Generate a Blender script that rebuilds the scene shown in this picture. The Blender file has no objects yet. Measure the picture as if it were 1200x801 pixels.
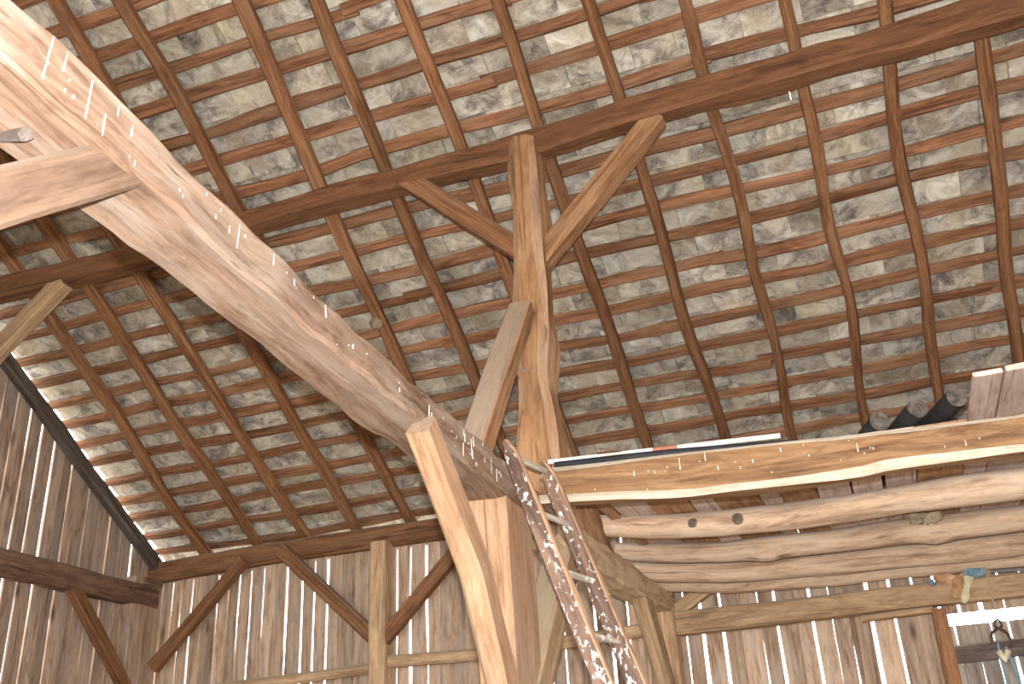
import bpy, math, random
from mathutils import Vector, Matrix, noise
from mathutils.bvhtree import BVHTree

random.seed(11)
H = 1.6                                   # eye height above the earth floor
SC = bpy.context.scene
COL = SC.collection

# ---------------------------------------------------------------- camera
R = Matrix(((0.93180422, 0.19412588, 0.30668556),
            (0.35999348, -0.38645884, -0.84914914),
            (-0.04632048, 0.90164556, -0.42998803)))
F_PX = 1165.0
cam_d = bpy.data.cameras.new('camera')
cam_d.sensor_width = 36.0
cam_d.lens = 36.0 * F_PX / 1200.0
cam_d.clip_start = 0.05
cam = bpy.data.objects.new('camera', cam_d)
cam.matrix_world = Matrix.Translation((0, 0, H)) @ R.to_4x4()
COL.objects.link(cam)
SC.camera = cam

# ---------------------------------------------------------------- sky (bright overcast day)
world = bpy.data.worlds.new('overcast_sky')
SC.world = world
world.use_nodes = True
wn, wl = world.node_tree.nodes, world.node_tree.links
wn['Background'].inputs['Color'].default_value = (0.93, 0.96, 1.0, 1)
wn['Background'].inputs['Strength'].default_value = 8.0

# ---------------------------------------------------------------- the flash gun on the camera
fl_d = bpy.data.lights.new('flash', 'SPOT')
fl_d.energy = 2250
fl_d.color = (1.0, 0.97, 0.93)
fl_d.spot_size = math.radians(125)
fl_d.spot_blend = 0.6
fl_d.shadow_soft_size = 0.025
fl = bpy.data.objects.new('flash', fl_d)
fl.matrix_world = Matrix.Translation(Vector((0, 0, H)) + R @ Vector((0.01, 0.13, -0.02))) @ R.to_4x4()
COL.objects.link(fl)

SC.view_settings.view_transform = 'Standard'
SC.view_settings.look = 'None'
SC.view_settings.gamma = 1
SC.view_settings.exposure = 0.0
SC.view_settings.use_curve_mapping = False


# ---------------------------------------------------------------- node helpers
class NT:
    def __init__(self, name):
        self.m = bpy.data.materials.new(name)
        self.m.use_nodes = True
        self.n, self.l = self.m.node_tree.nodes, self.m.node_tree.links
        self.b = self.n['Principled BSDF']
        self.b.inputs['Roughness'].default_value = 0.85
        self.b.inputs['Specular IOR Level'].default_value = 0.2

    def new(self, t, **kw):
        x = self.n.new(t)
        for k, v in kw.items():
            setattr(x, k, v)
        return x

    def link(self, a, b):
        self.l.new(a, b)

    def vec(self, scale):
        a = self.new('ShaderNodeAttribute', attribute_name='grain')
        oi = self.new('ShaderNodeObjectInfo')
        mul = self.new('ShaderNodeVectorMath', operation='MULTIPLY_ADD')
        comb = self.new('ShaderNodeCombineXYZ')
        for i in range(3):
            self.link(oi.outputs['Random'], comb.inputs[i])
        mul.inputs[1].default_value = (37.0, 23.0, 51.0)
        self.link(comb.outputs[0], mul.inputs[0])
        self.link(a.outputs['Vector'], mul.inputs[2])
        m2 = self.new('ShaderNodeVectorMath', operation='MULTIPLY')
        m2.inputs[1].default_value = scale
        self.link(mul.outputs[0], m2.inputs[0])
        return m2.outputs[0], oi.outputs['Random']

    def noise(self, vec, scale=1.0, detail=5.0, rough=0.6, dist=0.0):
        t = self.new('ShaderNodeTexNoise')
        t.inputs['Scale'].default_value = scale
        t.inputs['Detail'].default_value = detail
        t.inputs['Roughness'].default_value = rough
        t.inputs['Distortion'].default_value = dist
        self.link(vec, t.inputs['Vector'])
        return t.outputs['Fac']

    def ramp(self, fac, stops):
        r = self.new('ShaderNodeValToRGB')
        e = r.color_ramp.elements
        while len(e) < len(stops):
            e.new(0.5)
        for k, (p, c) in enumerate(stops):
            e[k].position = p
            e[k].color = (c[0], c[1], c[2], 1) if not isinstance(c, (int, float)) else (c, c, c, 1)
        self.link(fac, r.inputs['Fac'])
        return r.outputs['Color']

    def mix(self, fac, a, b, mode='MIX'):
        x = self.new('ShaderNodeMix', data_type='RGBA', blend_type=mode)
        for s, v in ((0, fac), (6, a), (7, b)):
            if isinstance(v, (int, float)):
                x.inputs[s].default_value = v
            elif isinstance(v, tuple):
                x.inputs[s].default_value = (v[0], v[1], v[2], 1)
            else:
                self.link(v, x.inputs[s])
        return x.outputs[2]

    def out(self, col, bump_fac=None, strength=0.3, dist=0.01):
        if isinstance(col, tuple):
            self.b.inputs['Base Color'].default_value = (*col, 1)
        else:
            self.link(col, self.b.inputs['Base Color'])
        if bump_fac is not None:
            bp = self.new('ShaderNodeBump')
            bp.inputs['Strength'].default_value = strength
            bp.inputs['Distance'].default_value = dist
            self.link(bump_fac, bp.inputs['Height'])
            self.link(bp.outputs[0], self.b.inputs['Normal'])
        return self.m


def wood(name, light, mid, dark, patch=None, patch_amt=0.5, dust=0.35, vary=0.35, knots=0.5, fine=20.0,
         dust_col=(0.36, 0.33, 0.28), spots=None, bump=0.45):
    t = NT(name)
    v, rnd = t.vec((1.1, fine, fine))
    g = t.noise(v, 1.0, 8, 0.72, 0.9)
    col = t.ramp(g, [(0.33, dark), (0.49, mid), (0.66, light)])
    vf, _ = t.vec((9.0, fine * 5.0, fine * 5.0))
    ff = t.noise(vf, 1.0, 4, 0.7, 0.3)
    col = t.mix(0.55, col, t.ramp(ff, [(0.3, 0.45), (0.7, 1.0)]), 'MULTIPLY')
    vb, _ = t.vec((2.6, 9.0, 9.0))
    bb = t.noise(vb, 1.0, 5, 0.6, 1.2)
    col = t.mix(t.ramp(bb, [(0.30, 0.55), (0.46, 0.0)]), col, (dark[0] * 0.8, dark[1] * 0.75, dark[2] * 0.75))
    v2, _ = t.vec((1.0, 5.0, 5.0))
    p = t.noise(v2, 1.3, 4, 0.6, 0.8)
    if patch:
        pm = t.ramp(p, [(0.45, 0.0), (0.68, patch_amt)])
        col = t.mix(pm, col, patch)
    # dark checks running with the grain
    v3, _ = t.vec((0.55, fine * 2.2, fine * 2.2))
    ck = t.noise(v3, 1.0, 3, 0.5, 0.2)
    ckm = t.ramp(ck, [(0.28, 0.75), (0.36, 0.0)])
    col = t.mix(ckm, col, (dark[0] * 0.55, dark[1] * 0.5, dark[2] * 0.5))
    if knots:
        v4, _ = t.vec((1.0, 3.2, 3.2))
        vo = t.new('ShaderNodeTexVoronoi')
        vo.inputs['Scale'].default_value = 1.25
        t.link(v4, vo.inputs['Vector'])
        km = t.ramp(vo.outputs['Distance'], [(0.05, knots), (0.17, 0.0)])
        col = t.mix(km, col, (dark[0] * 0.6, dark[1] * 0.5, dark[2] * 0.45))
    # tone of the single piece
    hv = t.new('ShaderNodeHueSaturation')
    mr = t.new('ShaderNodeMapRange')
    mr.inputs['To Min'].default_value = 1.22 - vary
    mr.inputs['To Max'].default_value = 1.22 + vary * 0.7
    t.link(rnd, mr.inputs['Value'])
    t.link(mr.outputs[0], hv.inputs['Value'])
    t.link(col, hv.inputs['Color'])
    col = hv.outputs['Color']
    if dust:
        ge = t.new('ShaderNodeNewGeometry')
        sx = t.new('ShaderNodeSeparateXYZ')
        t.link(ge.outputs['Normal'], sx.inputs[0])
        dm = t.ramp(sx.outputs['Z'], [(0.25, 0.0), (0.75, dust)])
        col = t.mix(dm, col, dust_col)
    if spots:
        amt, scale, scol = spots
        v5, _ = t.vec((1.0, 1.6, 1.6))
        sp = t.noise(v5, scale, 4, 0.65, 0.6)
        sm = t.ramp(sp, [(amt, 0.0), (amt + 0.025, 0.95)])
        col = t.mix(sm, col, scol)
    return t.out(col, g, bump, 0.008)


M = {}
M['roof_wood'] = wood('roof_wood', (0.351, 0.176, 0.086), (0.221, 0.101, 0.047), (0.091, 0.039, 0.019), dust=0.5, vary=0.22, knots=0.5,
                      patch=(0.24, 0.145, 0.085), patch_amt=0.4)
M['lath_wood'] = wood('lath_wood', (0.377, 0.189, 0.099), (0.234, 0.108, 0.055), (0.085, 0.036, 0.019), dust=0.3, vary=0.3, knots=0.6,
                      patch=(0.30, 0.19, 0.12), patch_amt=0.45)
M['purlin_wood'] = wood('purlin_wood', (0.250, 0.121, 0.060), (0.181, 0.083, 0.039), (0.075, 0.034, 0.018), vary=0.08, knots=0.6, fine=14,
                        patch=(0.11, 0.05, 0.024), patch_amt=0.6)
M['post_wood'] = wood('post_wood', (0.440, 0.248, 0.127), (0.308, 0.160, 0.077), (0.121, 0.057, 0.030), vary=0.12, knots=0.6, fine=14,
                      patch=(0.34, 0.22, 0.13), patch_amt=0.5, dust=0.75)
M['tie_wood'] = wood('tie_wood', (0.335, 0.24, 0.175), (0.24, 0.152, 0.104), (0.11, 0.062, 0.038), vary=0.06, knots=0.4, fine=13,
                     patch=(0.32, 0.262, 0.215), patch_amt=0.7, dust=0.6, spots=(0.735, 26.0, (0.75, 0.71, 0.64)))
M['fresh_wood'] = wood('fresh_wood', (0.5, 0.325, 0.2), (0.4, 0.24, 0.142), (0.24, 0.13, 0.072), vary=0.08, knots=0.35, fine=12,
                       patch=(0.40, 0.30, 0.22), patch_amt=0.5)
M['frame_wood'] = wood('frame_wood', (0.598, 0.425, 0.253), (0.437, 0.287, 0.167), (0.218, 0.132, 0.075), vary=0.2, knots=0.5, fine=14,
                       patch=(0.34, 0.24, 0.15), patch_amt=0.5, dust=0.7, dust_col=(0.42, 0.36, 0.25))
M['board_wood'] = wood('board_wood', (0.609, 0.457, 0.326), (0.452, 0.315, 0.215), (0.179, 0.110, 0.074), vary=0.34, knots=0.8, fine=14,
                       patch=(0.40, 0.34, 0.29), patch_amt=0.75, dust=0.0)
M['tie_far_lit_wood'] = wood('tie_far_lit_wood', (0.74, 0.58, 0.38), (0.56, 0.42, 0.27), (0.30, 0.20, 0.12), vary=0.05, knots=0.4, fine=12,
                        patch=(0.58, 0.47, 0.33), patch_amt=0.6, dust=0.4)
M['gable_board_wood'] = wood('gable_board_wood', (0.528, 0.402, 0.300), (0.372, 0.264, 0.192), (0.144, 0.090, 0.066), vary=0.35, knots=0.9, fine=14,
                            patch=(0.32, 0.28, 0.25), patch_amt=0.7, dust=0.0)
M['joist_wood'] = wood('joist_wood', (0.693, 0.514, 0.367), (0.567, 0.399, 0.273), (0.273, 0.168, 0.100), vary=0.1, knots=0.5, fine=11,
                       patch=(0.58, 0.47, 0.37), patch_amt=0.6, dust=0.7, dust_col=(0.42, 0.38, 0.34))
M['loft_wood'] = wood('loft_wood', (0.4, 0.25, 0.135), (0.27, 0.155, 0.08), (0.11, 0.056, 0.03), vary=0.05, knots=0.9, fine=15,
                      patch=(0.2, 0.10, 0.046), patch_amt=0.6)
M['sapwood'] = wood('sapwood', (0.66, 0.58, 0.47), (0.57, 0.49, 0.38), (0.42, 0.33, 0.23), vary=0.0, knots=0, fine=10, dust=0)
M['plank_brown'] = wood('plank_brown', (0.550, 0.338, 0.188), (0.413, 0.237, 0.125), (0.237, 0.125, 0.069), vary=0.15, knots=0.4, fine=12, dust=0)
M['plank_pale'] = wood('plank_pale', (0.743, 0.608, 0.540), (0.621, 0.486, 0.425), (0.405, 0.284, 0.230), vary=0.15, knots=0.3, fine=12, dust=0,
                       patch=(0.64, 0.57, 0.52), patch_amt=0.5)
M['bleached_board'] = wood('bleached_board', (0.36, 0.33, 0.29), (0.27, 0.24, 0.205), (0.14, 0.11, 0.09), vary=0.3, knots=0.5, fine=13, dust=0)
M['near_brace_wood'] = wood('near_brace_wood', (0.23, 0.155, 0.105), (0.165, 0.102, 0.066), (0.08, 0.045, 0.028), vary=0.04, knots=0.6, fine=12, dust=0.4,
                            patch=(0.19, 0.13, 0.095), patch_amt=0.5)
M['grey_wood'] = wood('grey_wood', (0.18, 0.155, 0.14), (0.115, 0.092, 0.08), (0.05, 0.037, 0.03), vary=0.1, knots=0.5, fine=14, dust=0.3)
M['gable_tie_wood'] = wood('gable_tie_wood', (0.264, 0.165, 0.105), (0.171, 0.101, 0.066), (0.083, 0.046, 0.033), vary=0.05, knots=0.5, fine=12, dust=0.3)
M['ladder_paint'] = wood('ladder_paint', (0.20, 0.135, 0.105), (0.135, 0.085, 0.065), (0.065, 0.04, 0.032), vary=0.05, knots=0.3, fine=16,
                         patch=(0.30, 0.18, 0.12), patch_amt=0.55, dust=0.0, spots=(0.58, 18.0, (0.78, 0.76, 0.72)))
M['ladder_edge'] = wood('ladder_edge', (0.58, 0.36, 0.22), (0.42, 0.25, 0.15), (0.19, 0.105, 0.065), vary=0.05, knots=0.2, fine=16,
                        patch=(0.22, 0.13, 0.09), patch_amt=0.8, dust=0.0, spots=(0.66, 9.0, (0.76, 0.72, 0.66)))
M['rung_wood'] = wood('rung_wood', (0.55, 0.50, 0.42), (0.42, 0.37, 0.30), (0.22, 0.18, 0.14), vary=0.05, knots=0, fine=14, dust=0.0,
                      spots=(0.62, 10.0, (0.74, 0.72, 0.68)))


def slate_material():
    t = NT('lichened_slab')
    v, rnd = t.vec((3.4, 3.8, 3.8))
    a = t.noise(v, 1.0, 7, 0.68, 0.9)
    base = t.ramp(a, [(0.30, (0.085, 0.07, 0.066)), (0.41, (0.19, 0.165, 0.15)), (0.50, (0.36, 0.33, 0.29)),
                      (0.60, (0.52, 0.50, 0.45)), (0.74, (0.70, 0.68, 0.63))])
    v2, _ = t.vec((2.0, 2.0, 2.0))
    b = t.noise(v2, 1.2, 4, 0.6, 0.5)
    bm = t.ramp(b, [(0.42, 0.0), (0.62, 0.55)])
    col = t.mix(bm, base, (0.40, 0.33, 0.24))
    v3, _ = t.vec((3.0, 3.0, 3.0))
    d = t.noise(v3, 1.0, 6, 0.7, 1.6)
    dm = t.ramp(d, [(0.32, 0.8), (0.45, 0.0)])
    col = t.mix(dm, col, (0.085, 0.075, 0.075))
    v4, _ = t.vec((16.0, 16.0, 16.0))
    e = t.noise(v4, 1.0, 5, 0.75, 2.5)
    em = t.ramp(e, [(0.52, 0.0), (0.72, 0.45)])
    col = t.mix(em, col, (0.68, 0.67, 0.62))
    v6, _ = t.vec((1.1, 1.1, 1.1))
    ol = t.noise(v6, 1.0, 2, 0.5, 0.3)
    col = t.mix(t.ramp(ol, [(0.48, 0.0), (0.68, 0.38)]), col, (0.85, 0.78, 0.52), 'MULTIPLY')
    hs = t.new('ShaderNodeHueSaturation')
    mr = t.new('ShaderNodeMapRange')
    mr.inputs['To Min'].default_value = 0.86
    mr.inputs['To Max'].default_value = 1.38
    t.link(rnd, mr.inputs['Value'])
    t.link(mr.outputs[0], hs.inputs['Value'])
    t.link(col, hs.inputs['Color'])
    return t.out(hs.outputs['Color'], e, 0.5, 0.01)


M['slate'] = slate_material()


def plain(name, c1, c2, scale=8.0, rough=0.8, metal=0.0, bump=0.2):
    t = NT(name)
    v, _ = t.vec((scale, scale, scale))
    g = t.noise(v, 1.0, 5, 0.65, 0.4)
    m = t.out(t.ramp(g, [(0.35, c2), (0.65, c1)]), g, bump, 0.006)
    t.b.inputs['Roughness'].default_value = rough
    t.b.inputs['Metallic'].default_value = metal
    return m


M['dropping'] = plain('bird_dropping', (0.86, 0.83, 0.76), (0.72, 0.68, 0.6))
M['earth'] = plain('earth', (0.36, 0.29, 0.21), (0.24, 0.185, 0.13), 3.0)
M['grass'] = plain('pale_gravel', (0.42, 0.38, 0.31), (0.30, 0.27, 0.21), 2.0)
M['white_paint'] = plain('white_paint', (0.80, 0.79, 0.74), (0.66, 0.64, 0.58), 14)
M['red_paint'] = plain('red_paint', (0.50, 0.20, 0.12), (0.36, 0.14, 0.09), 14)
M['black_pipe'] = plain('black_pipe', (0.035, 0.036, 0.042), (0.022, 0.022, 0.026), 10, 0.5)
M['dark_log'] = plain('dark_log', (0.050, 0.046, 0.047), (0.026, 0.024, 0.025), 12)
M['log_end'] = plain('log_end', (0.17, 0.14, 0.115), (0.05, 0.043, 0.04), 22)
M['dark_log_end'] = plain('knot_heart', (0.24, 0.18, 0.14), (0.10, 0.075, 0.06), 18)
M['metal'] = plain('grey_metal', (0.30, 0.29, 0.28), (0.17, 0.16, 0.16), 10, 0.45, 0.6)
M['rust'] = plain('rusty_iron', (0.12, 0.07, 0.05), (0.05, 0.032, 0.026), 22, 0.6, 0.4)
M['jute'] = plain('jute_rope', (0.52, 0.40, 0.26), (0.36, 0.26, 0.16), 30)
M['blue_rope'] = plain('blue_rope', (0.20, 0.34, 0.42), (0.12, 0.21, 0.28), 30)
M['blue_cloth'] = plain('blue_cloth', (0.20, 0.33, 0.40), (0.11, 0.18, 0.23), 16)
M['brown_sack'] = plain('brown_sack', (0.58, 0.36, 0.20), (0.34, 0.19, 0.10), 9, 0.5, 0, 0.5)
M['pale_sack'] = plain('pale_sack', (0.66, 0.62, 0.42), (0.48, 0.42, 0.28), 12, 0.5)
M['mud'] = plain('mud_nest', (0.36, 0.29, 0.21), (0.20, 0.15, 0.10), 30)
M['straw'] = plain('straw_nest', (0.46, 0.39, 0.28), (0.27, 0.21, 0.14), 26)


# ---------------------------------------------------------------- mesh helpers (all in eye-level coordinates, lifted by H)
def smooth_pts(pts, vals, step):
    """resample a polyline with per-vertex value tuples"""
    P = [Vector(p) for p in pts]
    d = [0.0]
    for a, b in zip(P, P[1:]):
        d.append(d[-1] + (b - a).length)
    n = max(1, int(round(d[-1] / step)))
    out, j = [], 0
    for i in range(n + 1):
        s = d[-1] * i / n
        while j < len(d) - 2 and s > d[j + 1]:
            j += 1
        f = 0 if d[j + 1] == d[j] else (s - d[j]) / (d[j + 1] - d[j])
        out.append((s, P[j].lerp(P[j + 1], f), [v[j] * (1 - f) + v[j + 1] * f for v in vals]))
    return out


class MB:
    def __init__(self):
        self.v, self.f, self.g, self.m = [], [], [], []

    def loft(self, secs, grains, edge_mat=None, cap_mat=0, closed=True):
        b = len(self.v)
        n = len(secs[0])
        for s, g in zip(secs, grains):
            self.v += [tuple(p) for p in s]
            self.g += [tuple(q) for q in g]
        for i in range(len(secs) - 1):
            for k in range(n if closed else n - 1):
                k2 = (k + 1) % n
                a = b + i * n
                self.f.append((a + k, a + k2, a + n + k2, a + n + k))
                self.m.append(edge_mat.get(k, 0) if edge_mat else 0)
        if closed:
            self.f.append(tuple(b + k for k in reversed(range(n))))
            self.m.append(cap_mat)
            a = b + (len(secs) - 1) * n
            self.f.append(tuple(a + k for k in range(n)))
            self.m.append(cap_mat)

    def timber(self, path, w, h, up=(0, 0, 1), step=0.3, jit=0.006, cham=0.014, wob=0.008, edge_mat=None, cap_mat=0, chams=None, freq=2.2):
        n = len(path)
        w = w if isinstance(w, (list, tuple)) else [w] * n
        h = h if isinstance(h, (list, tuple)) else [h] * n
        sd = random.uniform(0, 500)
        st = smooth_pts(path, [w, h], step)
        up = Vector(up)
        secs, gr = [], []
        for i, (s, p, (ww, hh)) in enumerate(st):
            t = (st[min(i + 1, len(st) - 1)][1] - st[max(i - 1, 0)][1]).normalized()
            sv = t.cross(up).normalized()
            uv = sv.cross(t).normalized()
            p = p + sv * (wob * noise.noise((sd, s * 0.7, 3))) + uv * (wob * noise.noise((sd, s * 0.7, 9)))
            ring, g = [], []
            for ci, (a, b) in enumerate(((1, -1), (1, 1), (-1, 1), (-1, -1))):
                c = chams[ci] if chams else cham
                c = c * (1 + 0.7 * noise.noise((sd, s * 1.3, ci * 5.1)))
                c = min(c, ww * 0.45, hh * 0.45)
                j1 = jit * noise.noise((sd + ci * 11, s * freq, 1.5))
                j2 = jit * noise.noise((sd + ci * 11, s * freq, 7.5))
                two = [(a * (ww / 2 - c), b * hh / 2), (a * ww / 2, b * (hh / 2 - c))]
                if ci % 2 == 1:
                    two.reverse()
                for (x, y) in two:
                    x += a * j1
                    y += b * j2
                    ring.append(p + sv * x + uv * y)
                    g.append((s + sd, x, y))
            secs.append(ring)
            gr.append(g)
        self.loft(secs, gr, edge_mat, cap_mat)
        return self

    def log(self, path, r, n=10, step=0.25, jit=0.012, wob=0.02, knots=(), cap_mat=0, squash=1.0, up=(0, 0, 1)):
        m = len(path)
        r = r if isinstance(r, (list, tuple)) else [r] * m
        sd = random.uniform(0, 500)
        st = smooth_pts(path, [r], step)
        up = Vector(up)
        secs, gr = [], []
        for i, (s, p, (rr,)) in enumerate(st):
            t = (st[min(i + 1, len(st) - 1)][1] - st[max(i - 1, 0)][1]).normalized()
            sv = t.cross(up).normalized()
            uv = sv.cross(t).normalized()
            p = p + sv * (wob * noise.noise((sd, s * 0.8, 3))) + uv * (wob * noise.noise((sd, s * 0.8, 9)))
            ring, g = [], []
            for k in range(n):
                an = 2 * math.pi * k / n
                q = rr + jit * noise.noise((sd + math.cos(an) * 0.9, s * 1.6, math.sin(an) * 0.9))
                for (ks, ka, amp, kw) in knots:
                    da = (an - ka + math.pi) % (2 * math.pi) - math.pi
                    q += amp * math.exp(-((s - ks) / kw) ** 2 - (da / 0.6) ** 2)
                x, y = q * math.cos(an), q * math.sin(an) * squash
                ring.append(p + sv * x + uv * y)
                g.append((s + sd, x, y))
            secs.append(ring)
            gr.append(g)
        self.loft(secs, gr, None, cap_mat)
        return self

    def board(self, o, across, out, x0, x1, z0, za, zb, th, wave, sd, cut=6, sdr=None):
        """upright board: edges at x0, x1 along 'across', foot z0, top za at x0 and zb at x1"""
        o, across, out = Vector(o), Vector(across), Vector(out)
        sdr = sd + 3.3 if sdr is None else sdr
        warp = random.uniform(-0.006, 0.006)
        secs, gr = [], []
        for i in range(cut + 1):
            f = i / cut
            zl, zr = z0 + (za - z0) * f, z0 + (zb - z0) * f
            xl = x0 + wave * noise.noise((sd, zl * 1.1, 0.3))
            xr = x1 + wave * noise.noise((sdr, zr * 1.1, 8.3))
            w = warp * math.sin(f * 5 + sd)
            pts, g = [], []
            for x, z, d in ((xl, zl, w), (xr, zr, -w), (xr, zr, th - w), (xl, zl, th + w)):
                pts.append(o + across * x + out * d + Vector((0, 0, z)))
                g.append((z + sd * 3, x + sd, d))
            secs.append(pts)
            gr.append(g)
        self.loft(secs, gr)
        return self

    def ball(self, c, rad, seg=8, rings=5, jit=0.25):
        c = Vector(c)
        sd = random.uniform(0, 99)
        secs, gr = [], []
        for i in range(rings + 1):
            th = math.pi * (0.04 + 0.92 * i / rings)
            ring = []
            for k in range(seg):
                ph = 2 * math.pi * k / seg
                d = Vector((math.sin(th) * math.cos(ph), math.sin(th) * math.sin(ph), -math.cos(th)))
                q = 1 + jit * noise.noise(d * 2.2 + Vector((sd, 0, 0)))
                ring.append(c + Vector((d.x * rad[0], d.y * rad[1], d.z * rad[2])) * q)
            secs.append(ring)
            gr.append([tuple(p - c) for p in ring])
        self.loft(secs, gr)
        return self

    def tube(self, pts, r, n=8, step=0.03):
        return self.log(pts, r, n, step, 0, 0, up=(0.37, 0.61, 0.7))

    def mesh(self, name, mats, origin=(0, 0, 0), lift=True, sharp=38):
        o = Vector(origin)
        me = bpy.data.meshes.new(name)
        me.from_pydata([tuple(Vector(v) - o) for v in self.v], [], self.f)
        at = me.attributes.new('grain', 'FLOAT_VECTOR', 'POINT')
        at.data.foreach_set('vector', [c for g in self.g for c in g])
        for m in (mats if isinstance(mats, (list, tuple)) else [mats]):
            me.materials.append(m)
        me.polygons.foreach_set('material_index', self.m)
        me.polygons.foreach_set('use_smooth', [True] * len(self.f))
        me.update()
        me.set_sharp_from_angle(angle=math.radians(sharp))
        return me

    def build(self, name, mats, parent=None, origin=None, sharp=38):
        """one object; origin in eye-level coordinates"""
        po = Vector(parent['o']) if parent is not None else Vector((0, 0, 0))
        if origin is None:
            zs = min(v[2] for v in self.v)
            lo = [v for v in self.v if v[2] < zs + 0.02]
            origin = sum((Vector(v) for v in lo), Vector()) / len(lo)
        o = bpy.data.objects.new(name, self.mesh(name, mats, origin, sharp=sharp))
        o.location = Vector(origin) - po if parent is not None else Vector(origin) + Vector((0, 0, H))
        if parent is not None:
            o.parent = parent
        COL.objects.link(o)
        return o


ORIG = {}


class Root(dict):
    pass


def tag(o, label, cat, group=None):
    o['label'] = label
    o['category'] = cat
    if group:
        o['group'] = group
    return o


def empty(name, loc, label=None, cat=None, group=None, kind=None):
    o = bpy.data.objects.new(name, None)
    o.location = Vector(loc) + Vector((0, 0, H))
    o.empty_display_size = 0.1
    o['o'] = tuple(loc)
    COL.objects.link(o)
    if label:
        tag(o, label, cat, group)
    if kind:
        o['kind'] = kind
    return o


def beam(name, label, path, w, h, mat, cat='beam', group=None, **kw):
    o = MB().timber(path, w, h, **kw).build(name, mat)
    return tag(o, label, cat, group)


XA, YA, ZA = (1, 0, 0), (0, 1, 0), (0, 0, 1)
T = 0.62                                  # roof slope


def roof_z(y, off=0.0):                   # underside of the rafters (+ off measured upright)
    return 3.05 + T * (10.0 - y) + off


RIDGE_Y = 3.4
X_L, X_R = -8.45, 3.9
Y_F = -3.2                                # front end, left unwalled to let in more sky light
NRM = Vector((0, T, 1)).normalized()
DWN = Vector((0, 1, -T)).normalized()


def on_screen(p, m=30):
    c = R.transposed() @ Vector(p)
    if c.z > -0.1:
        return None
    x, y = 600 - F_PX * c.x / c.z, 400.5 + F_PX * c.y / c.z
    return (-m < x < 1200 + m and -m < y < 801 + m), -c.z


# ================================================================ SETTING
mb = MB()
mb.loft([[(-9, -8, -1.72), (5, -8, -1.72), (5, -8, -1.6), (-9, -8, -1.6)], [(-9, 10.2, -1.72), (5, 10.2, -1.72), (5, 10.2, -1.6), (-9, 10.2, -1.6)]],
        [[(-9, -8, 0), (5, -8, 0), (5, -8, 0), (-9, -8, 0)], [(-9, 10, 0), (5, 10, 0), (5, 10, 0), (-9, 10, 0)]])
mb.build('floor', M['earth'], origin=(0, 0, -1.6))['kind'] = 'structure'
mb = MB()
mb.loft([[(-60, -60, -1.9), (60, -60, -1.9), (60, -60, -1.75), (-60, -60, -1.75)], [(-60, 60, -1.9), (60, 60, -1.9), (60, 60, -1.75), (-60, 60, -1.75)]],
        [[(-60, -60, 0), (60, -60, 0), (60, -60, 0), (-60, -60, 0)], [(-60, 60, 0), (60, 60, 0), (60, 60, 0), (-60, 60, 0)]])
mb.build('ground', M['grass'], origin=(0, 0, -1.75))['kind'] = 'structure'

# ---- the roof: stone slabs hung on split laths
ceiling = empty('ceiling', (-2.2, 10.0, 3.05), kind='structure')
STEP = 0.257
LN = 0.302
laths_y = [9.972 - STEP * k for k in range(27) if 9.972 - STEP * k > RIDGE_Y - 0.1]
for k, y in enumerate(laths_y):
    x = -8.56
    first = True
    while x < X_R:
        ln = random.uniform(4.6, 8.0)
        x2 = min(x + ln, X_R)
        if X_R - x2 < 1.2:
            x2 = X_R
        c = Vector((0, y, roof_z(y))) + NRM * 0.142 + DWN * random.uniform(-0.012, 0.012)
        dy = random.uniform(-0.02, 0.02)
        w1, w2 = random.uniform(0.092, 0.122), random.uniform(0.085, 0.115)
        pts = [c + Vector((x - 0.06, 0, 0)), c + Vector(((x + x2) / 2, 0, 0)) + DWN * dy, c + Vector((x2 + 0.06, 0, 0))]
        MB().timber(pts, [w1, (w1 + w2) / 2 + 0.008, w2], 0.05, up=NRM, step=0.45, jit=0.02, cham=0.016, wob=0.05).build('lath', M['lath_wood'], ceiling)
        x = x2

slate_meshes = []
for i in range(16):
    w = random.uniform(0.30, 0.56)
    ln = 0.65
    m_ = MB()
    n = 4
    secs, gr = [], []
    sd = random.uniform(0, 99)
    for a in range(n + 1):
        xx = w * a / n
        lo = ln / 2 + 0.012 * noise.noise((sd, a * 1.3, 0))
        pts = [Vector((xx, -ln / 2, 0.0)), Vector((xx, lo, 0.006 * noise.noise((sd, a, 4)))), Vector((xx, lo, 0.024)), Vector((xx, -ln / 2, 0.02))]
        secs.append(pts)
        gr.append([tuple(p + Vector((sd, 0, 0))) for p in pts])
    m_.loft(secs, gr)
    slate_meshes.append((w, m_.mesh('slate', M['slate'], lift=False), m_))
ROT = Matrix((Vector((1, 0, 0)), DWN, NRM)).transposed().to_4x4()
slates = []
for k in range(len(laths_y)):
    y = laths_y[k]
    x = -8.54 + random.uniform(-0.03, 0.03)
    while x < X_R:
        i = random.randrange(16)
        w = slate_meshes[i][0]
        top = Vector((x, y, roof_z(y))) + NRM * 0.170 - DWN * 0.05
        tilt = math.radians(4.6 + random.uniform(-0.5, 0.9))
        mt = Matrix.Translation(top) @ ROT @ Matrix.Rotation(random.uniform(-0.012, 0.012), 4, 'Z') @ Matrix.Rotation(tilt, 4, 'X') @ Matrix.Translation((0, 0.65 / 2, 0.0))
        vis = on_screen(top + Vector((w / 2, 0, 0)))
        slates.append((vis[1] if vis and vis[0] else 99, i, mt))
        x += w + random.uniform(0.0, 0.008)
slates.sort(key=lambda s: s[0])
rest = MB()
co = Vector(ceiling['o'])
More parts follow.
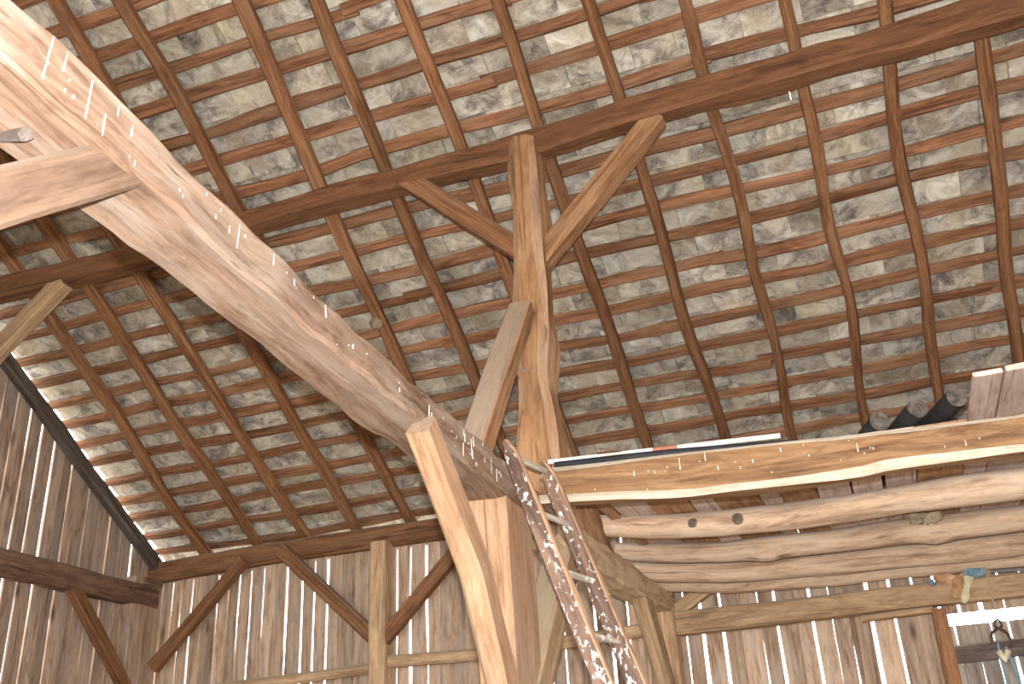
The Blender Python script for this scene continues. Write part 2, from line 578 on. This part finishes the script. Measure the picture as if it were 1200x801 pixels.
for n_, (d, i, mt) in enumerate(slates):
    if n_ < 300:
        o = bpy.data.objects.new('slate', slate_meshes[i][1])
        o.parent = ceiling
        o.matrix_local = Matrix.Translation(-co) @ mt
        COL.objects.link(o)
    else:
        src = slate_meshes[i][2]
        b = len(rest.v)
        rs = random.uniform(0, 300)
        rest.v += [tuple(mt @ Vector(v)) for v in src.v]
        rest.g += [(g[0] + rs, g[1] + rs * 0.7, g[2]) for g in src.g]
        rest.f += [tuple(b + q for q in f) for f in src.f]
        rest.m += src.m
o = rest.build('slate_covering', M['slate'], ceiling)
o['kind'] = 'stuff'
# the unseen front roof slope behind the photographer, added to block sky light
mb = MB()
zr = roof_z(RIDGE_Y, 0.30)
zf = zr - T * (RIDGE_Y - Y_F + 0.4)
a = [(-8.8, RIDGE_Y - 0.02, zr), (-8.8, RIDGE_Y - 0.02, zr - 0.06), (-8.8, Y_F - 0.4, zf - 0.06), (-8.8, Y_F - 0.4, zf)]
b = [(X_R, p[1], p[2]) for p in a]
mb.loft([a, b], [a, b])
mb.build('front_roof_slope', M['slate'], ceiling)

# ---- board walls
def board_wall(name, o, across, out, a0, a1, top, z0=-1.6, skip=(), mat='board_wood', wide=(0.125, 0.185), gap_list=(0.006, 0.009, 0.013, 0.017, 0.021, 0.027, 0.031), wave=0.02, batten=0.25):
    w = empty(name, o, kind='structure')
    x = a0
    while x < a1:
        bw = random.uniform(*wide)
        g = random.choice(gap_list)
        x1 = min(x + bw, a1)
        base = z0
        for (s0, s1, zt) in skip:
            if x1 > s0 and x < s1:
                base = zt
        if top((x + x1) / 2) - base > 0.12:
            oo = Vector(o)
            off = random.uniform(0, 0.006)
            MB().board(oo + Vector(out) * off - Vector((0, 0, oo.z)), across, out, x, x1, base, top(x), top(x1), 0.027, wave, random.uniform(0, 900)).build('board', M[mat], w)
            if random.random() < batten and base == z0:
                z_b = top(x1) - random.choice((0.02, 0.02, 0.8, 1.5))
                MB().board(oo + Vector(out) * 0.06 - Vector((0, 0, oo.z)), across, out, x1 - 0.05, x1 + 0.06, base, z_b, z_b, 0.02, 0.015, random.uniform(0, 900)).build('cover_strip', M[mat], w)
        x = x1 + g
    return w


wall_back = board_wall('wall_back', (0, 10.02, -1.6), XA, YA, X_L - 0.05, X_R, lambda x: 3.02, skip=((0.40, 1.75, 1.47),))
wall_left = board_wall('wall_left', (-8.50, 0, -1.6), YA, (-1, 0, 0), Y_F, 10.02,
                       lambda y: (roof_z(y) - 0.03) if y > RIDGE_Y else (roof_z(RIDGE_Y) - 0.03 - T * (RIDGE_Y - y)), mat='gable_board_wood', batten=0.25)
wall_right = board_wall('wall_right', (X_R, 0, -1.6), YA, XA, Y_F, 10.02,
                        lambda y: (roof_z(y) - 0.03) if y > RIDGE_Y else (roof_z(RIDGE_Y) - 0.03 - T * (RIDGE_Y - y)), wide=(0.3, 0.4), batten=0)

# ---- main timbers along the walls
beam('wall_plate', 'long brown wall plate under the rafter feet on top of the back wall', [(-8.75, 10.02, 2.91), (-6.5, 10.02, 2.945), (-4, 10.02, 2.93), (-1, 10.02, 2.93), (X_R, 10.02, 2.93)],
     0.23, [0.25, 0.235, 0.24, 0.25, 0.25], M['roof_wood'], chams=[0.02] * 4, jit=0.01)
for (x, w, d, lab, top, mt) in ((-8.43, 0.22, 0.5, 'weathered square corner post where the left and back walls meet', 2.78, 'board_wood'),
                             (-5.245, 0.2, 0.22, 'hewn wall post with a brace on both sides, in the middle of the back wall', 2.84, 'frame_wood'),
                             (-2.1, 0.2, 0.22, 'back wall post carrying the far end of the big tie beam', 2.84, 'frame_wood')):
    beam('wall_post', lab, [(x, 9.97 - d / 2, -1.6), (x, 9.97 - d / 2, 0.6), (x, 9.97 - d / 2, top)], w, d, M[mt], cat='post', group='posts of the back wall', up=YA, cham=0.02, jit=0.012)

br = 'braces of the back wall'
beam('wall_brace', 'slanting brace from the corner post up to the wall plate', [(-8.22, 9.84, 1.76), (-7.05, 9.84, 2.88)], 0.14, 0.12, M['roof_wood'], 'brace', br, up=YA)
beam('wall_brace', 'brace left of the middle wall post, falling right from the wall plate', [(-6.55, 9.84, 2.93), (-5.3, 9.84, 1.80)], 0.15, 0.12, M['roof_wood'], 'brace', br, up=YA)
beam('wall_brace', 'dark brace rising right from the middle wall post, half hidden by the pale knee brace', [(-5.2, 9.84, 1.78), (-4.0, 9.84, 2.92)], 0.15, 0.12, M['roof_wood'], 'brace', br, up=YA)
beam('wall_brace', 'short brace rising right from the far tie beam post under the loft', [(-2.05, 9.84, 1.70), (-0.9, 9.84, 2.35), (-0.2, 9.84, 2.9)], 0.13, 0.12, M['frame_wood'], 'brace', br, up=YA)

gr_ = 'wall rails of the back wall'
beam('wall_rail', 'thin rail on the back wall between the corner post and the middle post', [(-8.25, 9.89, 1.43), (-7, 9.89, 1.47), (-5.3, 9.89, 1.51)], 0.12, 0.11, M['frame_wood'], 'rail', gr_, cham=0.03)
beam('wall_rail', 'rail on the back wall running from the middle post behind the ladder', [(-5.2, 9.89, 1.55), (-4, 9.89, 1.53), (-2.15, 9.89, 1.60)], 0.12, 0.125, M['frame_wood'], 'rail', gr_, cham=0.03)
beam('wall_rail', 'heavy square rail on the back wall under the loft, right of the tie beam post', [(-2.0, 9.86, 1.61), (0, 9.86, 1.62), (X_R, 9.86, 1.64)], 0.2, [0.215, 0.2, 0.2], M['frame_wood'], 'rail', gr_, cham=0.02)
beam('door_lintel', 'short thin lintel board below the heavy rail, left of the door jamb', [(-0.3, 9.9, 1.485), (0.32, 9.9, 1.5)], 0.1, 0.055, M['frame_wood'], 'board')
beam('door_jamb', 'brown upright jamb at the left of the bright door opening', [(0.35, 9.9, -1.6), (0.36, 9.9, 1.5)], 0.12, 0.14, M['roof_wood'], 'post', up=YA)

# ---- the door leaf standing outside the opening
door = empty('door_1', (1.05, 10.3, -1.6), kind='structure')
x = 0.34
while x < 1.95:
    bw = random.uniform(0.13, 0.18)
    MB().board((0, 10.30, 0), XA, YA, x, x + bw, -1.55, 1.40, 1.40, 0.024, 0.02, random.uniform(0, 900)).build('board', M['bleached_board'], door)
    x += bw + random.choice((0.008, 0.015, 0.03))
MB().timber([(0.38, 10.25, 1.14), (1.1, 10.25, 1.17), (1.9, 10.25, 1.19)], 0.05, 0.16, jit=0.012).build('rail', M['grey_wood'], door)
MB().timber([(0.38, 10.25, -1.0), (1.9, 10.25, -1.0)], 0.05, 0.16).build('rail', M['grey_wood'], door)

# ---- left gable wall timbers
beam('tie_beam', 'dark tie beam across the left gable wall, ending at the corner post', [(-8.385, Y_F, 2.50), (-8.385, 4, 2.53), (-8.385, 7.5, 2.565), (-8.385, 9.9, 2.58)], 0.2, [0.26, 0.27, 0.27, 0.23],
     M['gable_tie_wood'], jit=0.018, cham=0.03)
beam('gable_brace', 'brace on the left gable wall falling from its dark tie beam to the corner post', [(-8.36, 8.5, 2.55), (-8.36, 9.75, 1.36)], 0.15, 0.12, M['roof_wood'], 'brace', up=XA)
beam('corner_block', 'small dark block between the gable tie beam and the wall plate', [(-8.36, 9.62, 2.745), (-8.36, 9.9, 2.745)], 0.22, 0.085, M['gable_tie_wood'], 'block')
beam('verge_rafter', 'dark grey verge rafter along the sloping top of the left gable wall',
     [(-8.42, 10.15, roof_z(10.15, -0.08)), (-8.42, 7, roof_z(7, -0.08)), (-8.42, RIDGE_Y + 0.05, roof_z(RIDGE_Y + 0.05, -0.08))], 0.12, 0.15, M['grey_wood'], 'rafter', jit=0.012)

# ---- rafters
ords = ['first', 'second', 'third', 'fourth', 'fifth', 'sixth', 'seventh', 'eighth', 'ninth', 'tenth', 'eleventh', 'twelfth', 'thirteenth', 'fourteenth', 'fifteenth', 'sixteenth']
#        foot x, top x, width, round?
RAFT = [(-7.76, -7.68, 0.135, 0), (-7.02, -7.05, 0.13, 0), (-6.33, -6.42, 0.13, 0), (-5.67, -5.6, 0.125, 0), (-4.95, -5.05, 0.12, 0), (-4.30, -4.05, 0.125, 0),
        (-3.54, -3.42, 0.115, 0), (-2.82, -2.72, 0.11, 0), (-2.04, -2.0, 0.105, 0), (-1.27, -1.30, 0.10, 0), (-0.56, -0.60, 0.10, 1), (0.14, 0.10, 0.10, 1),
        (0.82, 0.77, 0.105, 1), (1.48, 1.42, 0.11, 0), (2.12, 2.10, 0.11, 0), (2.85, 2.85, 0.11, 0)]
for k, (xf, xt, w, rnd) in enumerate(RAFT):
    y0, y1 = 10.14, RIDGE_Y + 0.03
    ym = 6.4
    xm = xf + (xt - xf) * (10 - ym) / (10 - 4.6)
    xe = xf + (xt - xf) * (10 - y1) / (10 - 4.6)
    h = 0.105
    P = lambda x, y: Vector((x, y, roof_z(y))) + NRM * (h / 2)
    pts = [P(xf, y0), P((xf + xm) / 2 + random.uniform(-0.02, 0.02), 8.2), P(xm, ym), P(xe, y1)]
    m_ = MB()
    if rnd:
        m_.log(pts, [w * 0.47, w * 0.5, w * 0.52, w * 0.56], n=9, jit=0.016, wob=0.075, up=NRM)
    else:
        m_.timber(pts, [w * 0.95, w, w, w * 1.05], h, up=NRM, jit=0.016, cham=0.022, wob=0.05)
    o = m_.build('rafter', M['roof_wood'])
    kind = 'thin round pole rafter' if rnd else 'roughly squared rafter'
    tag(o, '%s under the laths, %s from the left gable wall' % (kind, ords[k]), 'rafter', 'rafters of the roof slope')

# ---- purlin, its post and braces
beam('purlin', 'long dark brown purlin carrying the rafters halfway up the roof',
     [(-8.45, 6.44, 4.975), (-7.6, 6.44, 4.975), (-6, 6.44, 4.920), (-4.8, 6.44, 4.985), (-3.6, 6.44, 4.985), (-2.2, 6.44, 4.965), (-0.74, 6.44, 5.045), (0.54, 6.44, 5.025), (1.7, 6.44, 5.055), (X_R, 6.44, 5.09)],
     0.27, [0.25, 0.25, 0.2, 0.18, 0.19, 0.23, 0.24, 0.21, 0.32, 0.28], M['purlin_wood'], chams=[0.025, 0.03, 0.03, 0.12], jit=0.022)
beam('purlin_post', 'tall crooked post standing on the tie beam and carrying the purlin',
     [(-2.09, 6.34, 1.85), (-2.10, 6.34, 2.4), (-2.11, 6.34, 2.8), (-2.075, 6.34, 3.15), (-2.10, 6.34, 3.5), (-2.09, 6.34, 3.9), (-2.09, 6.34, 4.4), (-2.085, 6.34, 4.97)],
     [0.29, 0.29, 0.26, 0.25, 0.28, 0.24, 0.235, 0.23], 0.26, [M['post_wood'], M['fresh_wood']], cat='post', up=YA, chams=[0.05, 0.03, 0.03, 0.06], edge_mat={0: 1, 6: 1}, jit=0.04, step=0.11)
beam('purlin_brace', 'brace rising left from the tall purlin post to the purlin', [(-2.12, 6.38, 3.93), (-3.2, 6.38, 4.98)], 0.16, 0.13, M['roof_wood'], 'brace', 'braces of the purlin', up=YA)
beam('purlin_brace', 'brace rising right from the tall purlin post to the purlin', [(-2.05, 6.41, 3.87), (-1.0, 6.41, 4.93)], 0.165, 0.16, M['post_wood'], 'brace', 'braces of the purlin', up=YA)
beam('purlin_brace', 'lone brace meeting the purlin near the left gable wall', [(-8.4, 6.38, 3.5), (-7.5, 6.38, 4.33), (-6.86, 6.38, 4.86)], 0.19, 0.13, M['frame_wood'], 'brace', 'braces of the purlin', up=YA)
beam('post_strut', 'dusty grey strut leaning from the tie beam up to the tall purlin post', [(-2.12, 5.05, 1.86), (-2.12, 6.10, 3.33)], 0.15, 0.18, M['post_wood'], 'brace', 'struts of the purlin post', up=XA, cham=0.02)
beam('post_strut', 'brown strut leaning against the far side of the tall purlin post', [(-2.14, 6.25, 2.95), (-2.14, 7.85, 1.86)], 0.16, 0.17, M['post_wood'], 'brace', 'struts of the purlin post', up=XA)

# ---- the big tie beam
TY = [(-3.1, 2.25, 1.98, .30), (1.5, 2.18, 1.955, .30), (2.0, 2.14, 1.91, .30), (2.7, 2.075, 1.86, .29), (3.3, 2.01, 1.82, .28), (3.8, 1.985, 1.79, .29), (4.12, 1.965, 1.775, .29),
      (4.22, 1.96, 1.77, .255), (4.9, 1.935, 1.72, .25), (5.3, 1.92, 1.70, .25), (6.4, 1.86, 1.65, .25), (8.2, 1.90, 1.655, .24), (9.3, 1.88, 1.70, .22), (9.9, 1.87, 1.73, .2)]
mbt = MB().timber([(-2.0 - w / 2, y, (t + b) / 2) for y, t, b, w in TY], [w for *_, w in TY], [t - b for y, t, b, w in TY],
                  step=0.09, jit=0.02, cham=0.016, wob=0.004, freq=5.5)
for fi, f in enumerate(mbt.f):            # olive-tan far third, its colour lightened to make up for the weak grazing flash
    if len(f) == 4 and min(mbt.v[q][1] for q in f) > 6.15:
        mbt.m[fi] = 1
tie = mbt.build('tie_beam', [M['tie_wood'], M['tie_far_lit_wood']])
tag(tie, 'huge pale hewn tie beam crossing the picture diagonally, streaked with bird droppings', 'beam')
bvh = BVHTree.FromPolygons([Vector(v) for v in mbt.v], mbt.f)
drip = MB()


def drips_on(mbx, bv, direction, items, wid=0.007):
    d = Vector(direction)
    for (p, ln) in items:
        p = Vector(p)
        ww = wid * random.uniform(0.6, 1.3)
        side = d.cross(Vector((0, 0, 1))).normalized()
        n = max(2, int(ln / 0.025))
        secs, gr = [], []
        for i in range(n + 1):
            q = p + Vector((0, 0, -ln * i / n))
            hit = bv.ray_cast(q - d, d, 2.0)
            if hit[0] is None or abs(hit[1].dot(d)) < 0.8:
                continue
            f = i / n
            w2 = ww * (0.5 + 0.3 * math.sin(i * 2.1) ** 2 + (0.45 if i == n else 0))
            c = hit[0] - d * 0.0015
            ring = [c - side * w2 / 2, c + side * w2 / 2, c + side * w2 / 2 + d * 0.006, c - side * w2 / 2 + d * 0.006]
            secs.append(ring)
            gr.append([tuple(v) for v in ring])
        if len(secs) > 1:
            mbx.loft(secs, gr)


items = [((-2, 1.83, 2.135), .17), ((-2, 1.72, 2.13), .07), ((-2, 1.66, 2.14), .15), ((-2, 1.95, 2.1), .05), ((-2, 2.02, 2.07), .04), ((-2, 2.42, 2.06), .13), ((-2, 2.62, 2.04), .10),
         ((-2, 2.56, 2.0), .03), ((-2, 2.84, 2.03), .05), ((-2, 1.9, 2.03), .11), ((-2, 2.5, 2.04), .03), ((-2, 3.0, 2.0), .03), ((-2, 3.25, 2.0), .06)]
for k in range(60):
    y = random.uniform(1.6, 5.4)
    items.append(((-2, y, 2.02 - 0.03 * (y - 3) - random.uniform(0, 0.2)), random.choice((0.006, 0.008, 0.012, 0.02)) ))
for k in range(14):
    y = random.uniform(3.9, 5.4)
    items.append(((-2, y, 1.95 - 0.02 * (y - 3.6) - random.uniform(0, 0.1)), random.uniform(0.02, 0.12)))
drips_on(drip, bvh, (-1, 0, 0), items)
tie['o'] = tuple(tie.location - Vector((0, 0, H)))
o = drip.build('bird_droppings', M['dropping'], tie)
o['kind'] = 'stuff'
o['label'] = 'white bird dropping streaks'

# posts and knee braces under the tie beam
beam('tie_post', 'pale square post under the middle of the big tie beam', [(-2.10, 5.52, -1.6), (-2.10, 5.52, 0.6), (-2.125, 5.52, 1.72)], [0.22, 0.22, 0.24], 0.44, M['fresh_wood'], 'post', up=YA, cham=0.012, jit=0.008)
kb = 'knee braces of the big tie beam'
beam('knee_brace', 'wide pale plank brace crossing in front of the square post below the tie beam', [(-1.99, 4.13, 1.745), (-1.99, 4.80, 1.13), (-1.99, 4.94, 0.87), (-1.99, 5.12, 0.58), (-1.99, 5.5, -0.06)], [0.155, 0.17, 0.2, 0.2, 0.19], 0.125, M['fresh_wood'], 'brace', kb, up=XA, cham=0.02, jit=0.012)
beam('knee_brace', 'dusty knee brace behind the square post, half hidden by the ladder', [(-2.08, 5.55, 0.42), (-2.08, 6.72, 1.78)], 0.23, 0.2, M['frame_wood'], 'brace', kb, up=XA, cham=0.02)
beam('knee_brace', 'far knee brace between the tie beam end and the back wall post', [(-2.08, 8.72, 1.78), (-2.08, 9.25, 1.25), (-2.08, 9.9, 0.4)], 0.2, 0.14, M['frame_wood'], 'brace', kb, up=XA, cham=0.015)
nb = MB().timber([(-2.105, 2.12, 2.02), (-2.105, 1.62, 1.56), (-2.105, 1.0, 0.95)], 0.165, 0.19, up=XA, cham=0.012, jit=0.008).build('knee_brace', M['near_brace_wood'])
tag(nb, 'pale near knee brace meeting the tie beam at the upper left edge of the photo', 'brace', kb)
beam('tie_post', 'post under the near part of the big tie beam, left of the photographer', [(-2.12, 0.85, -1.6), (-2.12, 0.85, 1.98)], 0.22, 0.3, M['fresh_wood'], 'post', up=YA)
o = MB().timber([(-2.24, 1.77, 1.93), (-2.12, 1.74, 1.875)], 0.05, 0.04, jit=0.012).build('wood_chip', M['grey_wood'])
tag(o, 'grey wood splinter wedged between the near knee brace and the tie beam', 'chip')

# ================================================================ THE LOFT
LB = [(-1.98, 1.80, 2.04), (-1.4, 1.75, 2.005), (-1.03, 1.71, 1.98), (-0.54, 1.675, 1.955), (-0.05, 1.67, 1.925), (0.12, 1.685, 1.92), (0.30, 1.685, 1.90), (0.85, 1.675, 1.885), (2, 1.68, 1.88), (X_R, 1.7, 1.9)]
mbl = MB().timber([(x, 5.93, (a + b) / 2) for x, a, b in LB], 0.16, [b - a for x, a, b in LB], chams=[0.04, 0.03, 0.02, 0.02], edge_mat={0: 1, 2: 1}, jit=0.012, step=0.14, wob=0.006)
loftb = mbl.build('loft_beam', [M['loft_wood'], M['sapwood']])
tag(loftb, 'honey brown front beam of the loft with white sapwood edges, behind the ladder top', 'beam')
loftb['o'] = tuple(loftb.location - Vector((0, 0, H)))
bvl = BVHTree.FromPolygons([Vector(v) for v in mbl.v], mbl.f)
drip = MB()
items = [((-1.06, 5, 1.97), .10), ((-1.35, 5, 1.91), .035), ((-1.14, 5, 1.91), .015), ((-0.83, 5, 1.86), .03), ((-0.45, 5, 1.93), .05), ((-0.02, 5, 1.86), .05), ((-1.22, 5, 1.89), .02), ((-0.9, 5, 1.95), .05),
         ((0.05, 5, 1.83), .012), ((0.55, 5, 1.78), .03), ((-0.62, 5, 1.86), .02)]
for k in range(22):
    items.append(((random.uniform(-1.8, 0.9), 5, random.uniform(1.76, 1.92)), random.choice((0.006, 0.01, 0.014))))
drips_on(drip, bvl, (0, 1, 0), items, 0.006)
o = drip.build('bird_droppings', M['dropping'], loftb)
o['kind'] = 'stuff'
o['label'] = 'white bird dropping streaks'

jg = 'log joists under the loft'
JO = [('long knotty log joist directly behind the loft beam', [(-2.2, 7.7, 2.11), (-1.7, 7.7, 2.03), (-1.1, 7.7, 1.975), (-0.14, 7.7, 1.96), (0.97, 7.7, 1.965), (X_R, 7.7, 2.0)], [.085, .095, .1, .105, .11, .11],
       [(1.1, -0.6, .012, .05), (1.45, -0.4, .015, .06)]),
      ('second log joist behind the loft beam, lumpy with big knots and a straw nest', [(-2.2, 8.55, 2.08), (-1.7, 8.55, 2.0), (-1.25, 8.55, 1.955), (-0.2, 8.55, 1.93), (1.02, 8.55, 1.915), (X_R, 8.55, 1.94)], [.085, .09, .09, .095, .105, .1],
       [(1.3, -1.25, .04, .12), (2.62, -1.1, .05, .13)]),
      ('third log joist behind the loft beam, smooth and slightly arched', [(-2.2, 9.2, 2.03), (-1.37, 9.2, 1.93), (-0.26, 9.2, 1.865), (1.04, 9.2, 1.85), (X_R, 9.2, 1.88)], [.1, .1, .105, .1, .1], [(3.4, -0.9, .015, .1)]),
      ('hindmost log joist of the loft, just above the heavy wall rail', [(-2.1, 9.62, 1.97), (-1.45, 9.62, 1.88), (-0.29, 9.62, 1.83), (1.05, 9.62, 1.82), (X_R, 9.62, 1.85)], [.07, .075, .075, .08, .08], [])]
for lab, pts, r, kn in JO:
    o = MB().log(pts, r, n=14, step=0.09, jit=0.02, wob=0.02, knots=kn).build('log_joist', M['joist_wood'], sharp=60)
    tag(o, lab, 'joist', jg)
    if 'directly' in lab:
        o['o'] = tuple(o.location - Vector((0, 0, H)))
        for kx, kz in ((-1.33, 1.995), (-0.985, 1.975)):
            kb_ = MB().log([(kx, 7.66, kz), (kx, 7.585, kz - 0.01)], [0.05, 0.034 if kx < -1.1 else 0.045], n=12, jit=0.01, wob=0, step=0.04, cap_mat=1)
            k_ = kb_.build('knot', [M['sapwood'], M['dark_log_end']], o)
            k_['label'] = 'dark round branch knot'

loft = empty('loft_floor', (-0.5, 7.8, 2.08), 'loose loft floor planks of alternating brown and pale grey lying across the log joists', 'floor')
PLANKS = [(-1.97, -1.89, 'plank_brown', 6.6), (-1.87, -1.61, 'plank_pale', 6.4), (-1.60, -1.31, 'plank_brown', 6.5), (-1.30, -1.12, 'plank_pale', 6.4), (-1.11, -0.79, 'plank_brown', 6.5),
          (-0.78, -0.64, 'plank_pale', 6.5), (-0.63, -0.37, 'plank_brown', 6.52), (-0.36, -0.12, 'plank_pale', 6.55), (-0.11, 0.10, 'plank_pale', 6.56), (0.13, 0.34, 'plank_pale', 6.56),
          (0.35, 0.66, 'plank_brown', 6.56), (0.67, 0.825, 'plank_pale', 5.78), (0.833, 1.13, 'plank_pale', 5.74), (1.14, 1.42, 'plank_brown', 6.4), (1.43, 1.72, 'plank_pale', 6.5),
          (1.73, 2.02, 'plank_brown', 6.5), (2.03, 2.35, 'plank_pale', 6.5)]
for i, (xa, xb, mk, fy) in enumerate(PLANKS):
    z = 2.115 + (0.012 if i % 2 else 0) + random.uniform(0, 0.006)
    xm = (xa + xb) / 2
    MB().timber([(xm, fy, z), (xm - 0.01, 8, z - 0.005), (xm - 0.02, 9.85, z - 0.03)], xb - xa, 0.03, jit=0.008, cham=0.004, step=0.4).build('plank', M[mk], loft)

# things lying on the loft
pole = empty('measuring_pole', (-0.5, 6.02, 2.075), 'thin white painted pole with one red band lying along the loft beam', 'pole')
yz = lambda x: Vector((x, 6.02, 2.115 - 0.052 * (x + 1.94)))
MB().log([yz(-1.96), yz(-1.25)], 0.017, n=10, jit=0, wob=0).build('pole_section', M['white_paint'], pole)
MB().log([yz(-1.25), yz(-1.09)], 0.0173, n=10, jit=0, wob=0).build('red_band', M['red_paint'], pole)
MB().log([yz(-1.09), yz(-0.45)], 0.017, n=10, jit=0, wob=0).build('pole_section', M['white_paint'], pole)
o = MB().log([(-1.9, 5.97, 2.065), (-1.2, 5.97, 2.03), (-0.35, 5.97, 1.955)], 0.026, n=12, jit=0, wob=0).build('black_pipe', M['black_pipe'])
tag(o, 'black pipe lying on the loft beam just below the white pole', 'pipe')
beam('board_offcut', 'small grey board end sticking out over the top of the loft beam', [(-1.50, 5.86, 2.07), (-1.60, 6.25, 2.19)], 0.16, 0.012, M['gable_tie_wood'], 'board', jit=0.002, cham=0.003, wob=0)
for i, (c, lab) in enumerate((((0.62, 6.42, 2.235), 'dark round log end on the loft, nearest the pale upright planks'), ((0.385, 6.45, 2.215), 'dark round log end on the loft, middle of three'),
                              ((0.145, 6.5, 2.19), 'dark round log end on the loft, leftmost and lowest of three'))):
    c = Vector(c)
    m_ = MB().log([c, c + Vector((-0.55, 1.6, -0.01))], 0.064, n=14, jit=0.008, wob=0.0, cap_mat=1)
    tag(m_.build('stored_log', [M['dark_log'], M['log_end']]), lab.replace('pale upright planks', 'pale planks at right'), 'log', 'dark logs stored on the loft')

# clumps
o = MB().ball((-4.20, 7.74, 4.43), (0.06, 0.05, 0.07), 9, 6, 0.5).build('mud_nest', M['mud'], sharp=80)
tag(o, 'small pale mud nest stuck on the sixth rafter above the tie beam', 'nest')
m_ = MB()
for k in range(4):
    m_.ball((0.29 + 0.05 * k, 8.42, 2.0 - 0.01 * k + 0.015 * (k % 2)), (0.065, 0.05, 0.045), 9, 6, 1.1)
tag(m_.build('straw_nest', M['straw'], sharp=80), 'dusty straw nest on the second log joist', 'nest')

# ================================================================ THE LADDER
lad = empty('ladder', (-0.66, 5.1, -1.6), 'old brown ladder spattered with white, leaning on the tie beam by the loft', 'ladder')
dR = Vector((.21, .98, 0)).normalized()
Lt, Lb = Vector((-1.935, 5.158, 1.985)), Vector((-0.66, 4.885, -1.58))
axis = (Lt - Lb).normalized()
for s in (0, 1):
    a, b = Lt + dR * 0.4 * s, Lb + dR * 0.4 * s
    if s:
        a = a + axis * -0.03
    MB().timber([b, b.lerp(a, 0.5), b.lerp(a, 0.955), b.lerp(a, 0.985), a], [0.105, 0.105, 0.10, 0.075, 0.03], 0.045, up=dR, step=0.1, jit=0.004, cham=0.008, wob=0.006,
                edge_mat={4: 1, 5: 1, 6: 1}).build('rail', [M['ladder_paint'], M['ladder_edge']], lad)
ang = Lt.z - Lb.z
for k in range(10):
    z = 1.885 - 0.352 * k
    f = (z - Lb.z) / ang
    p = Lb.lerp(Lt, f)
    MB().log([p - dR * 0.018, p + dR * 0.2, p + dR * 0.418], [0.017, 0.019, 0.017], n=9, jit=0.004, wob=0.004, step=0.08).build('rung', M['rung_wood'], lad)

# ================================================================ SMALL THINGS UNDER THE LOFT AT RIGHT
bag = empty('rag_bundle', (0.6, 9.6, 1.55), 'bundle of brown sacking and blue cloth stuffed above the wall rail under the loft', 'rags')
def rag(name, mat, pts, w, tw):
    m_ = MB()
    secs, gr = [], []
    st = smooth_pts(pts, [w], 0.03)
    sd = random.uniform(0, 90)
    for i, (s, p, (ww,)) in enumerate(st):
        t = (st[min(i + 1, len(st) - 1)][1] - st[max(i - 1, 0)][1]).normalized()
        sv = t.cross(Vector((0, 1, 0))).normalized()
        nv = Vector((0, 1, 0))
        ring, g = [], []
        for k in range(10):
            an = 2 * math.pi * k / 10
            q = 1 + tw * noise.noise((sd + math.cos(an) * 1.6, s * 9, math.sin(an) * 1.6))
            v = p + sv * (math.cos(an) * ww * q) + nv * (math.sin(an) * ww * 0.55 * q)
            ring.append(v)
            g.append(tuple(v))
        secs.append(ring)
        gr.append(g)
    m_.loft(secs, gr)
    return m_.build(name, mat, bag, sharp=50)
rag('sack', M['brown_sack'], [(0.37, 9.60, 1.735), (0.46, 9.58, 1.72), (0.55, 9.57, 1.69), (0.62, 9.58, 1.70)], [.025, .045, .05, .035], 0.9)
rag('sack', M['brown_sack'], [(0.57, 9.56, 1.71), (0.56, 9.54, 1.64), (0.53, 9.53, 1.57), (0.49, 9.53, 1.53)], [.04, .045, .05, .02], 0.9)
rag('sack_flap', M['pale_sack'], [(0.65, 9.56, 1.70), (0.62, 9.54, 1.62), (0.585, 9.53, 1.54), (0.565, 9.53, 1.475)], [.035, .03, .035, .018], 0.8)
rag('blue_cloth', M['blue_cloth'], [(0.61, 9.59, 1.715), (0.69, 9.58, 1.725), (0.79, 9.58, 1.74)], [.03, .045, .035], 0.6)
rag('blue_cloth', M['blue_cloth'], [(0.33, 9.62, 1.68), (0.37, 9.62, 1.70)], [.025, .03], 0.7)

o = MB().tube([(0.84, 9.64, 1.735), (1.6, 9.64, 1.70)], 0.02).build('metal_pipe', M['metal'])
tag(o, 'grey metal tube lying on the wall rail right of the rag bundle', 'pipe')
hk = empty('hanging_hook', (0.78, 9.5, 1.05), 'rusty iron hook hanging on a thin cord from the hindmost joist, right side', 'hook')
MB().tube([(0.80, 9.56, 1.76), (0.795, 9.5, 1.55), (0.785, 9.5, 1.30)], 0.006).build('cord', M['jute'], hk)
pts = [(0.785 + 0.03 * math.sin(a), 9.5, 1.27 - 0.035 * math.cos(a) + 0.0) for a in [i * 0.5 for i in range(13)]]
MB().tube(pts, 0.010).build('eye', M['rust'], hk)
pts = [(0.775, 9.5, 1.235)] + [(0.775 + 0.07 * math.sin(a), 9.5, 1.15 + 0.08 * math.cos(a)) for a in [-0.1 - i * 0.35 for i in range(6)]]
MB().tube(pts, 0.012).build('hook', M['rust'], hk)
pts = [(0.775, 9.5, 1.235)] + [(0.775 + 0.075 * math.sin(a), 9.5, 1.14 + 0.09 * math.cos(a)) for a in [0.15 + i * 0.35 for i in range(7)]]
MB().tube(pts, 0.012).build('hook', M['rust'], hk)
rp = empty('blue_rope', (0.79, 9.46, 0.3), 'loop of thin blue rope hanging from the rusty hook', 'rope')
MB().tube([(0.745, 9.46, 1.12), (0.735, 9.46, 1.0), (0.74, 9.46, 0.85), (0.76, 9.46, 0.3)], 0.009).build('strand', M['blue_rope'], rp)
MB().tube([(0.80, 9.46, 1.08), (0.81, 9.46, 0.98), (0.83, 9.46, 0.85), (0.84, 9.46, 0.3)], 0.009).build('strand', M['blue_rope'], rp)
MB().tube([(0.735, 9.46, 1.05), (0.77, 9.455, 0.97), (0.81, 9.46, 1.05)], 0.022).build('knot', M['pale_sack'], rp)

for o in list(bpy.data.objects):
    if 'o' in o.keys():
        del o['o']
